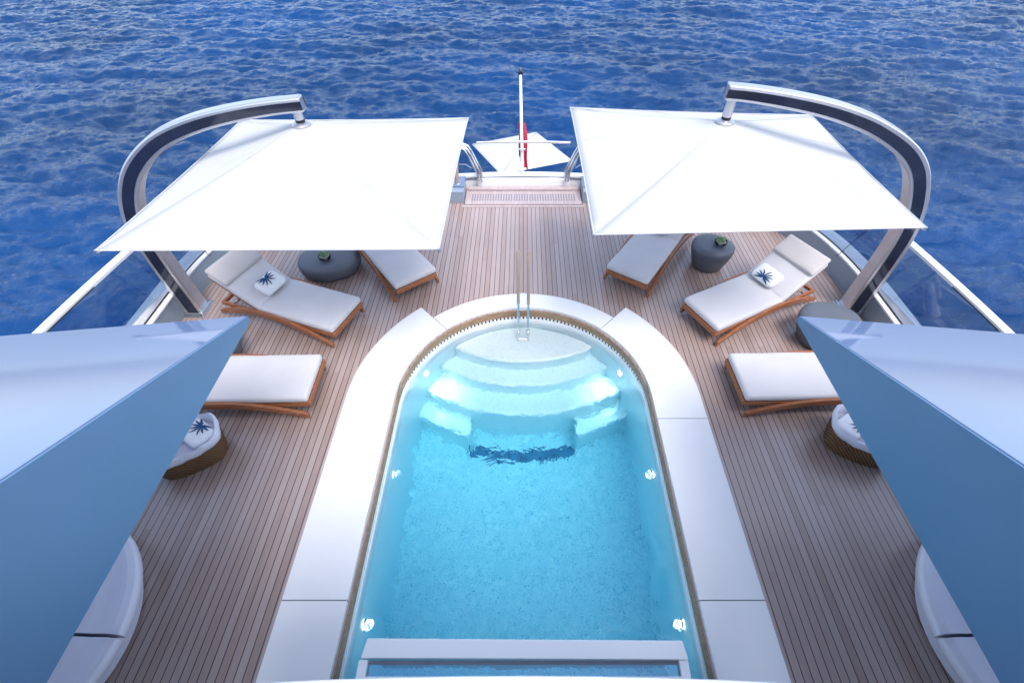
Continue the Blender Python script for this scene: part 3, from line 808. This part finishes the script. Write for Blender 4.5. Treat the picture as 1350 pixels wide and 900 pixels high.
# ------------------------------------------------------------------ umbrellas
def umbrella(sg, outer, corners, hub, ybase, yhub, label):
    t = empty('cantilever_umbrella', (outer[0][0], ybase, 0), label=label, cat='umbrella', group='square white cantilever umbrellas')
    O = Vector((outer[0][0], ybase, 0))
    pts = smooth_line(outer, 2)
    x0, x1 = pts[0][0], pts[-1][0]
    def Y(x): return ybase + (yhub - ybase) * (x - x0) / (x1 - x0)
    P = [Vector((x, Y(x), z)) for x, z in pts]; n = len(P)
    yl = Vector((0, 1, 0))
    frames = []
    for i in range(n):
        tg = (P[min(i + 1, n - 1)] - P[max(i - 1, 0)]).normalized()
        side = Vector(((x1 - x0), (yhub - ybase), 0)).normalized().cross(Vector((0, 0, 1))) * 1.
        if side.y > 0: side = -side          # towards the viewer side
        nn = side.cross(tg).normalized()
        # nn must point outward (away from inside of the arch)
        ctr = Vector((x0 * .5 + x1 * .5, (ybase + yhub) / 2, .8))
        if nn.dot(P[i] - ctr) < 0: nn = -nn
        frames.append((P[i], nn, side))
    def sweep(name, rect, mat, par, bevel=0, i0=0, i1=None):
        """rect: (inward0, inward1, side0, side1) as functions of s"""
        i1 = n if i1 is None else i1
        m = MB()
        for i in range(i0, i1):
            p, nn, sd = frames[i]
            a0, a1, b0, b1 = rect(i / (n - 1)); 
            for a, b in ((a0, b0), (a1, b0), (a1, b1), (a0, b1)): m.v.append(p - nn * a + sd * b - O)
        c = i1 - i0
        for i in range(c - 1):
            for j in range(4): m.f.append((i * 4 + j, i * 4 + (j + 1) % 4, i * 4 + 4 + (j + 1) % 4, i * 4 + 4 + j))
        m.f += [(0, 1, 2, 3), (c * 4 - 4, c * 4 - 3, c * 4 - 2, c * 4 - 1)]
        return m.build(name, mat, par, bevel=bevel, angle=50)
    wd = lambda s: .24 - .10 * min(1, s * 1.1)
    th = lambda s: .11 - .045 * s
    arm = sweep('arched_mast', lambda s: (0, wd(s), -th(s), th(s)), 'satin', t, .02)
    sweep('dark_inlay', lambda s: (wd(s) * .24, wd(s) * .80, th(s) - .003, th(s) + .005), 'dark_strip', arm)
    sweep('dark_inlay', lambda s: (wd(s) * .24, wd(s) * .80, -th(s) - .005, -th(s) + .003), 'dark_strip', arm)
    MB().box(min(0, -sg * .29) - .0, max(0, -sg * .29) + .0 , -.17, .17, 0, .02).build('base_plate', 'steel', t, bevel=.008)
    MB().box(min(-.005 * sg, -sg * .275), max(-.005 * sg, -sg * .275), -.138, .138, .02, .06).build('base_collar', 'steel', t, bevel=.01)
    # hub post
    hx, hy, hz = Vector(hub) - O; top = P[-1] - O
    MB().tube([(hx, hy, hz + .05), (hx, hy, top.z - .11)], .048, 20).build('hub_post', 'satin', t)
    MB().tube([(hx, hy, hz + .025), (hx, hy, hz + .055)], .047, 20).build('seal_ring', 'black', t)
    MB().lathe([(.02, hz - .03), (.085, hz - .03), (.095, hz + .0), (.07, hz + .02), (.02, hz + .022)], 28, c=(hx, hy)).build('hub_collar', 'satin', t)
    # canopy: four panels, slightly hollow edges, ribs as soft ridges
    C = [Vector(c) - O for c in corners]; H_ = Vector((hx, hy, hz))
    m = MB(); q = 16
    for i in range(4):
        A, B = C[i], C[(i + 1) % 4]; o = len(m.v)
        for a in range(q + 1):
            for b in range(q + 1):
                s_ = a / q; v = b / q
                e = A.lerp(B, v)
                inw = (H_ - e); inw.z = 0
                e = e + inw.normalized() * (.012 * 4 * v * (1 - v))
                p = H_.lerp(e, s_)
                p.z += -.012 * 4 * v * (1 - v) * s_ - .012 * math.sin(PI * s_)
                p.z += .008 * noise.noise(Vector((p.x * 2.5, p.y * 2.5, i))) * s_ + .0035 * math.sin(v * 60) * max(0, 1 - 5 * min(v, 1 - v)) * math.sin(PI * s_)
                m.v.append(tuple(p))
        for a in range(q):
            for b in range(q):
                m.f.append((o + a * (q + 1) + b, o + a * (q + 1) + b + 1, o + (a + 1) * (q + 1) + b + 1, o + (a + 1) * (q + 1) + b))
    cv = m.build('canopy', 'canopy', t, angle=9)
    so = cv.modifiers.new('thick', 'SOLIDIFY'); so.thickness = .006; so.offset = -1
    for i in range(4):
        MB().tube([H_ + Vector((0, 0, -.05)), H_.lerp(C[i], .5) + Vector((0, 0, -.06)), C[i] + Vector((0, 0, -.02))], .012, 8).build('rib', 'satin', t)
    for i in range(4):
        for v in (.333, .667):
            E_ = C[i].lerp(C[(i + 1) % 4], v); inw = (H_ - E_); inw.z = 0; E_ = E_ + inw.normalized() * (.012 * 4 * v * (1 - v))
            sp_ = [H_.lerp(E_, k / 16) + Vector((0, 0, -.012 * 4 * v * (1 - v) * k / 16 - .012 * math.sin(PI * k / 16) + .0005)) for k in range(1, 17)]
            MB().tube(sp_, .002, 5).build('seam', 'canopy', cv)
        hem = [C[i].lerp(C[(i + 1) % 4], k / 16) + (H_ - C[i].lerp(C[(i + 1) % 4], k / 16)).normalized() * (.012 * 4 * (k / 16) * (1 - k / 16)) + Vector((0, 0, -.012 * 4 * (k / 16) * (1 - k / 16))) for k in range(17)]
        MB().tube(hem, .007, 6).build('hem', 'canopy', cv)
        MB().tube([C[i] + Vector((0, 0, -.03)), C[i] + Vector((0, 0, .004))], .013, 12).build('corner_cap', 'satin', t)
    # thin guy wire down to the bulwark
    MB().tube([Vector((sg * 4.55, 5.35, .37)) - O, Vector((sg * 4.35, 4.75, 1.55)) - O], .004, 6).build('guy_wire', 'black', t)
outR = [(4.70, 0), (4.70, .4), (4.695, .9), (4.66, 1.33), (4.57, 1.64), (4.447, 1.90), (4.316, 2.105), (4.151, 2.265), (3.987, 2.375), (3.778, 2.48), (3.496, 2.595), (3.077, 2.705), (2.613, 2.775), (2.25, 2.81), (2.03, 2.82)]
outL = [(-4.70, 0), (-4.70, .4), (-4.695, .9), (-4.66, 1.40), (-4.56, 1.67), (-4.428, 1.90), (-4.257, 2.11), (-4.013, 2.305), (-3.731, 2.465), (-3.328, 2.595), (-2.926, 2.67), (-2.545, 2.715), (-2.21, 2.735)]
umbrella(1, outR, [(.609, 6.2, 2.1), (3.63, 5.96, 2.1), (3.62, 3.5, 2.1), (.622, 3.39, 2.1)], (2.12, 4.92, 2.45), 4.62, 4.9,
         'white square umbrella hung from the arched mast on the right')
umbrella(-1, outL, [(-3.49, 5.81, 2.1), (-.69, 5.87, 2.1), (-.72, 3.18, 2.1), (-3.63, 3.16, 2.1)], (-2.31, 4.85, 2.45), 4.62, 4.82,
         'white square umbrella hung from the arched mast on the left')

# parasol on the swim platform below the stern
t = empty('parasol', (-.1, 13.5, SEA), label='plain white parasol on the lower level beyond the stern rail', cat='umbrella')
cs = [(-1.617, 14.145), (.421, 15.021), (1.466, 13.048), (-.649, 12.231)]; m = MB(); q = 8
hub = Vector((-.09, 13.6, -1.72))
for i in range(4):
    A = Vector((*cs[i], -2.0)); B = Vector((*cs[(i + 1) % 4], -2.0)); o_ = len(m.v)
    for a in range(q + 1):
        for b in range(q + 1):
            p = hub.lerp(A.lerp(B, b / q), a / q); p.z -= .03 * math.sin(PI * a / q)
            m.v.append((p.x + .1, p.y - 13.5, p.z - SEA))
    for a in range(q):
        for b in range(q): m.f.append((o_ + a * (q + 1) + b, o_ + a * (q + 1) + b + 1, o_ + (a + 1) * (q + 1) + b + 1, o_ + (a + 1) * (q + 1) + b))
cv = m.build('canopy', 'canopy', t, angle=9); so = cv.modifiers.new('thick', 'SOLIDIFY'); so.thickness = .006
MB().tube([(0, .1, -.3), (0, .1, -1.75 - SEA)], .03, 12).build('pole', 'satin', t)
MB().lathe([(.02, .46), (1.9, .46), (1.9, .3), (.02, .3)], 40, c=(0, .0)).build('float_base', 'white', t)

# ------------------------------------------------------------------ stern
def stern():
    g = empty('grated_step', (0, 7.45, 0), label='pale teak step with a long slotted grate at the stern', cat='step')
    MB().box(-1.06, 1.06, -.13, .40, 0, .03).build('tread', 'margin', g, bevel=.01)
    MB().box(-1.02, 1.02, .30, .40, .032, .075).build('nosing', 'margin', g, bevel=.004)
    m = MB()
    for i in range(40):
        x = -.93 + 1.86 * i / 39
        for r_ in range(4): m.box(x - .012, x + .012, -.03 + r_ * .062, .010 + r_ * .062, .0305, .033)
    m.build('grate_slots', 'joint', g)
    MB().box(-1.1, 1.1, -.20, -.135, 0, .008).build('margin_strip', 'margin', g)
    w = empty('stern_coaming', (0, 7.9, 0), label='curved white coaming behind the grated step, carrying the flagpole', cat='coaming')
    MB().box(-.86, .86, -.04, .04, 0, .20).build('panel', 'white', w, bevel=.01)
    a_ = [(-1.3 + 2.6 * i / 20, -.02 + .08 * (1 - (2 * i / 20 - 1) ** 2)) for i in range(21)]
    MB().band(a_, [(x, y + .12) for x, y in a_], -.1, .25).build('cap', 'white', w, bevel=.012)
    MB().band([(x, y - .012) for x, y in a_], [(x, y - .001) for x, y in a_], .17, .215).build('dark_line', 'joint', w)  # thin dark strip along the front of the cap
    for sg, side in ((-1, 'left'), (1, 'right')):
        b = empty('stern_locker', (sg * 1.28, 7.6, 0), label='grey blue corner block beside the %s end of the grated step' % side, cat='locker', group='corner blocks at the stern')
        MB().box(-.21, .21, -.20, .30, 0, .22).build('body', 'greyblue', b, bevel=.008)
        MB().box(-.215, .215, -.06, .305, .222, .25).build('lid', 'fin_top', b, bevel=.006)
        MB().tube([(sg * -.02 - .03, -.02, .26), (sg * -.02, -.02, .285), (sg * -.02 + .03, -.02, .26)], .006, 6).build('handle', 'steel', b)
        c = empty('bollard', (sg * 1.20, 7.68, .25), label='thick pale post standing on the %s corner block' % side, cat='post', group='posts on the stern corner blocks')
        MB().tube([(0, 0, 0), (0, 0, .42), (0, 0, .44)], .045, 18, radii=[.042, .048, .03]).build('post', 'sand', c)
        MB().lathe([(.02, 0), (.075, 0), (.07, .015), (.02, .016)], 24).build('flange', 'steel', c)
        # stair handrails: nested inclined loops
        h = empty('stair_handrail', (sg * .98, 7.85, .2), label='looped steel stair handrails at the %s end of the stern rail' % side, cat='handrail', group='looped steel handrails at the stern')
        for k, (dx_, dy) in enumerate(((0, 0), (-.055, .0), (.0, .14), (-.055, .14))):
            x0 = sg * (.0 + dx_)
            MB().tube([(x0 - sg * .16, dy - .05, .0), (x0 - sg * .15, dy - .04, .14), (x0 + sg * .0, dy, .46), (x0 + sg * .06, dy + .02, .56), (x0 + sg * .16, dy + .04, .60), (x0 + sg * .24, dy + .06, .60)], .021, 10).build('loop', 'steel', h)
        MB().tube([(sg * .0 + sg * .24, -.0, .30), (sg * .06, 0, .30), (-sg * .04, -.02, .24)], .011, 8).build('mid_rail', 'steel', h)
        MB().tube([(-sg * .14, -.04, .16), (-sg * .14, .10, .16)], .02, 8).build('bracket', 'black', h)
    r = empty('stern_rail', (0, 7.95, .25), label='long steel rail across the stern in front of the flagpole', cat='rail')
    MB().tube([(-.82, 0, .60), (-.3, .02, .605), (.3, .02, .605), (.82, 0, .60)], .022, 12).build('top_bar', 'steel', r)
    f = empty('flagpole', (-.02, 7.98, .29), label='white leaning flagpole with dark finial at the stern', cat='flagpole')
    tip = Vector((-.03, .69, 1.43))
    MB().tube([(0, 0, -.02), tip], .03, 16, radii=[.034, .024]).build('pole', 'white', f)
    MB().tube([tip * .985, tip * 1.0, tip * 1.01, tip * 1.03, tip * 1.05], .03, 14, radii=[.026, .05, .055, .035, .028]).build('finial', 'dark_strip', f)
    MB().tube([(-.06, .10, .38), (.06, .10, .38)], .016, 10).build('collar', 'steel', f)
    MB().tube([tip * .18 + Vector((-.05, -.02, .0)), tip * .34 + Vector((-.045, -.02, 0))], .010, 8).build('cleat', 'black', f)
    # furled flag, hanging in folds against the pole
    m = MB(); n1, n2 = 26, 14
    for i in range(n1):
        s_ = i / (n1 - 1); base = tip * (.50 - .44 * s_)
        for j in range(n2):
            v = j / (n2 - 1)
            x = (-.075 + .16 * v) * (1 - .35 * abs(s_ - .5)) + .012 * math.sin(s_ * 7) + (.035 * s_)
            y = .05 * math.sin(v * 14 + s_ * 5) + .04
            m.v.append((base.x + x, base.y + y * .8 + .03, base.z - .10 * s_ * v))
    for i in range(n1 - 1):
        for j in range(n2 - 1): m.f.append((i * n2 + j, i * n2 + j + 1, i * n2 + n2 + j + 1, i * n2 + n2 + j))
    fl = m.build('flag', 'red', loc=(-.02, 7.98, .29), angle=80); so = fl.modifiers.new('thick', 'SOLIDIFY'); so.thickness = .004
    tag(fl, 'furled red flag hanging in folds against the flagpole', 'flag')
stern()

# ------------------------------------------------------------------ upper deck overhangs
def fin(sg, label):
    t = empty('upper_deck_wing', (sg * 2.06, 2.42, 2.0), label=label, cat='overhang', group='blue grey wings of the upper deck')
    X0, X1 = 0., sg * 4.2
    yb = -4.2
    # side profile in y,z (relative): aft tip, rising crease
    prof = [(0, .05), (-1.63, .745), (-2.45, 1.09), (-3.0, 1.30), (yb, 1.36)]
    # inner face
    m = MB(); n = len(prof)
    m.v = [(X0, y, z) for y, z in prof] + [(X0, y, 0) for y, z in prof] + [(X0 + sg * .014, y, z) for y, z in prof] + [(X0 + sg * .014, y, 0) for y, z in prof]
    for i in range(n - 1): m.f += [(i, i + 1, n + i + 1, n + i), (2 * n + i, 3 * n + i, 3 * n + i + 1, 2 * n + i + 1), (i, 2 * n + i, 2 * n + i + 1, i + 1), (n + i, n + i + 1, 3 * n + i + 1, 3 * n + i)]
    m.f += [(0, n, 3 * n, 2 * n), (n - 1, 3 * n - 1, 4 * n - 1, 2 * n - 1)]
    m.build('inner_face', 'fin_in', t, bevel=.004)
    # top slope
    m = MB()
    pr = [(0.0, .047)] + prof[1:]
    for y, z in pr:
        k = y
        m.v += [(X0 + sg * .0155, y, z + .004), (X1, y - .5 if y > -4 else y, z + .004 - .0), (X0 + sg * .0155, y, z - .06 if y < 0 else .002), (X1, y - .5 if y > -4 else y, z - .06 if y < 0 else .002)]
    for i in range(len(pr) - 1):
        for a, b in ((0, 1), (1, 3), (3, 2), (2, 0)): m.f.append((i * 4 + a, i * 4 + b, i * 4 + 4 + b, i * 4 + 4 + a))
    e_ = (len(pr) - 1) * 4
    m.f += [(0, 1, 3, 2), (e_, e_ + 1, e_ + 3, e_ + 2)]
    m.build('top_face', 'fin_top', t, bevel=.004)
    MB().prism([(X0 + sg * .0155, -.02), (X1, -.52), (X1, yb), (X0 + sg * .0155, yb)], .004, .03).build('soffit', 'white', t)
fin(-1, 'paler blue grey wing of the upper deck in the left foreground')
fin(1, 'stronger blue wing of the upper deck in the right foreground')

u = empty('upper_deck', (0, 0, 2.6), label='white upper deck edge rail running along the bottom of the picture', cat='deck edge')
a_ = [(-1.9 + 3.8 * i / 30, .108 - .045 * (-1.9 + 3.8 * i / 30) ** 2) for i in range(31)]
MB().band([(x, y - .22) for x, y in a_], a_, .74, .80).build('rail_cap', 'white', u, bevel=.01)
MB().band([(x, y - .10) for x, y in a_], [(x, y - .07) for x, y in a_], .0, .74).build('parapet', 'white', u)
MB().box(-1.91, 1.91, -4.2, -.02, -.2, 0).build('floor_slab', 'white', u)
s_ = MB().box(-6, 6, -9, -4.25, -1, 6.4).build('unseen_superstructure', 'white', bevel=.1); tag(s_, kind='structure')  # unseen block behind the camera, added to shade the near deck
for x0 in (-5.4, -3.2, -1.0, 1.2, 3.4): MB().box(x0, x0 + 2.0, -4.27, -4.24, 3.1, 5.2).build('window', 'dark_strip', s_, bevel=.01)  # invented dark panes on the unseen wall, added for reflections in the wing tops

# ------------------------------------------------------------------ light, sky, camera
EL, AZ = 62., 150.        # azimuth measured from +y (astern) towards +x
w = bpy.data.worlds.new('World'); S.world = w; w.use_nodes = True
nt = w.node_tree; bg = nt.nodes['Background']
sky = nt.nodes.new('ShaderNodeTexSky'); sky.sky_type = 'NISHITA'; sky.sun_disc = False
sky.sun_elevation = R(EL); sky.sun_rotation = R(AZ); sky.dust_density = 2.0; sky.ozone_density = 1.5; sky.air_density = 1.0
hs = nt.nodes.new('ShaderNodeHueSaturation'); hs.inputs['Saturation'].default_value = .80   # thin high cloud
nt.links.new(sky.outputs[0], hs.inputs['Color']); nt.links.new(hs.outputs[0], bg.inputs[0]); bg.inputs[1].default_value = .15
sd = bpy.data.lights.new('sun', 'SUN'); sd.energy = .9; sd.angle = R(30); sd.color = (1, .96, .92)
so = bpy.data.objects.new('sun', sd); COL.objects.link(so)
d = Vector((math.sin(R(AZ)) * math.cos(R(EL)), math.cos(R(AZ)) * math.cos(R(EL)), math.sin(R(EL))))
so.rotation_euler = d.to_track_quat('Z', 'Y').to_euler(); so.location = (10, 10, 20)

cd = bpy.data.cameras.new('camera'); cd.sensor_width = 36; cd.lens = 16.0; cd.shift_x = -15 / 1350
cd.clip_end = 20000; cd.clip_start = .05
cam = bpy.data.objects.new('camera', cd); COL.objects.link(cam)
cam.location = (0, 0, 4.45); cam.rotation_euler = (PI / 2 - math.atan(665 / 600), 0, 0)
S.camera = cam
S.view_settings.view_transform = 'Standard'; S.view_settings.look = 'None'; S.view_settings.gamma = 1
S.view_settings.exposure = 1.5; S.view_settings.use_curve_mapping = False
S.render.engine = 'CYCLES'
c = S.cycles
c.use_denoising = True; c.max_bounces = 14; c.transmission_bounces = 10; c.transparent_max_bounces = 12; c.diffuse_bounces = 5; c.glossy_bounces = 4
c.caustics_refractive = True; c.caustics_reflective = False; c.sample_clamp_indirect = 8
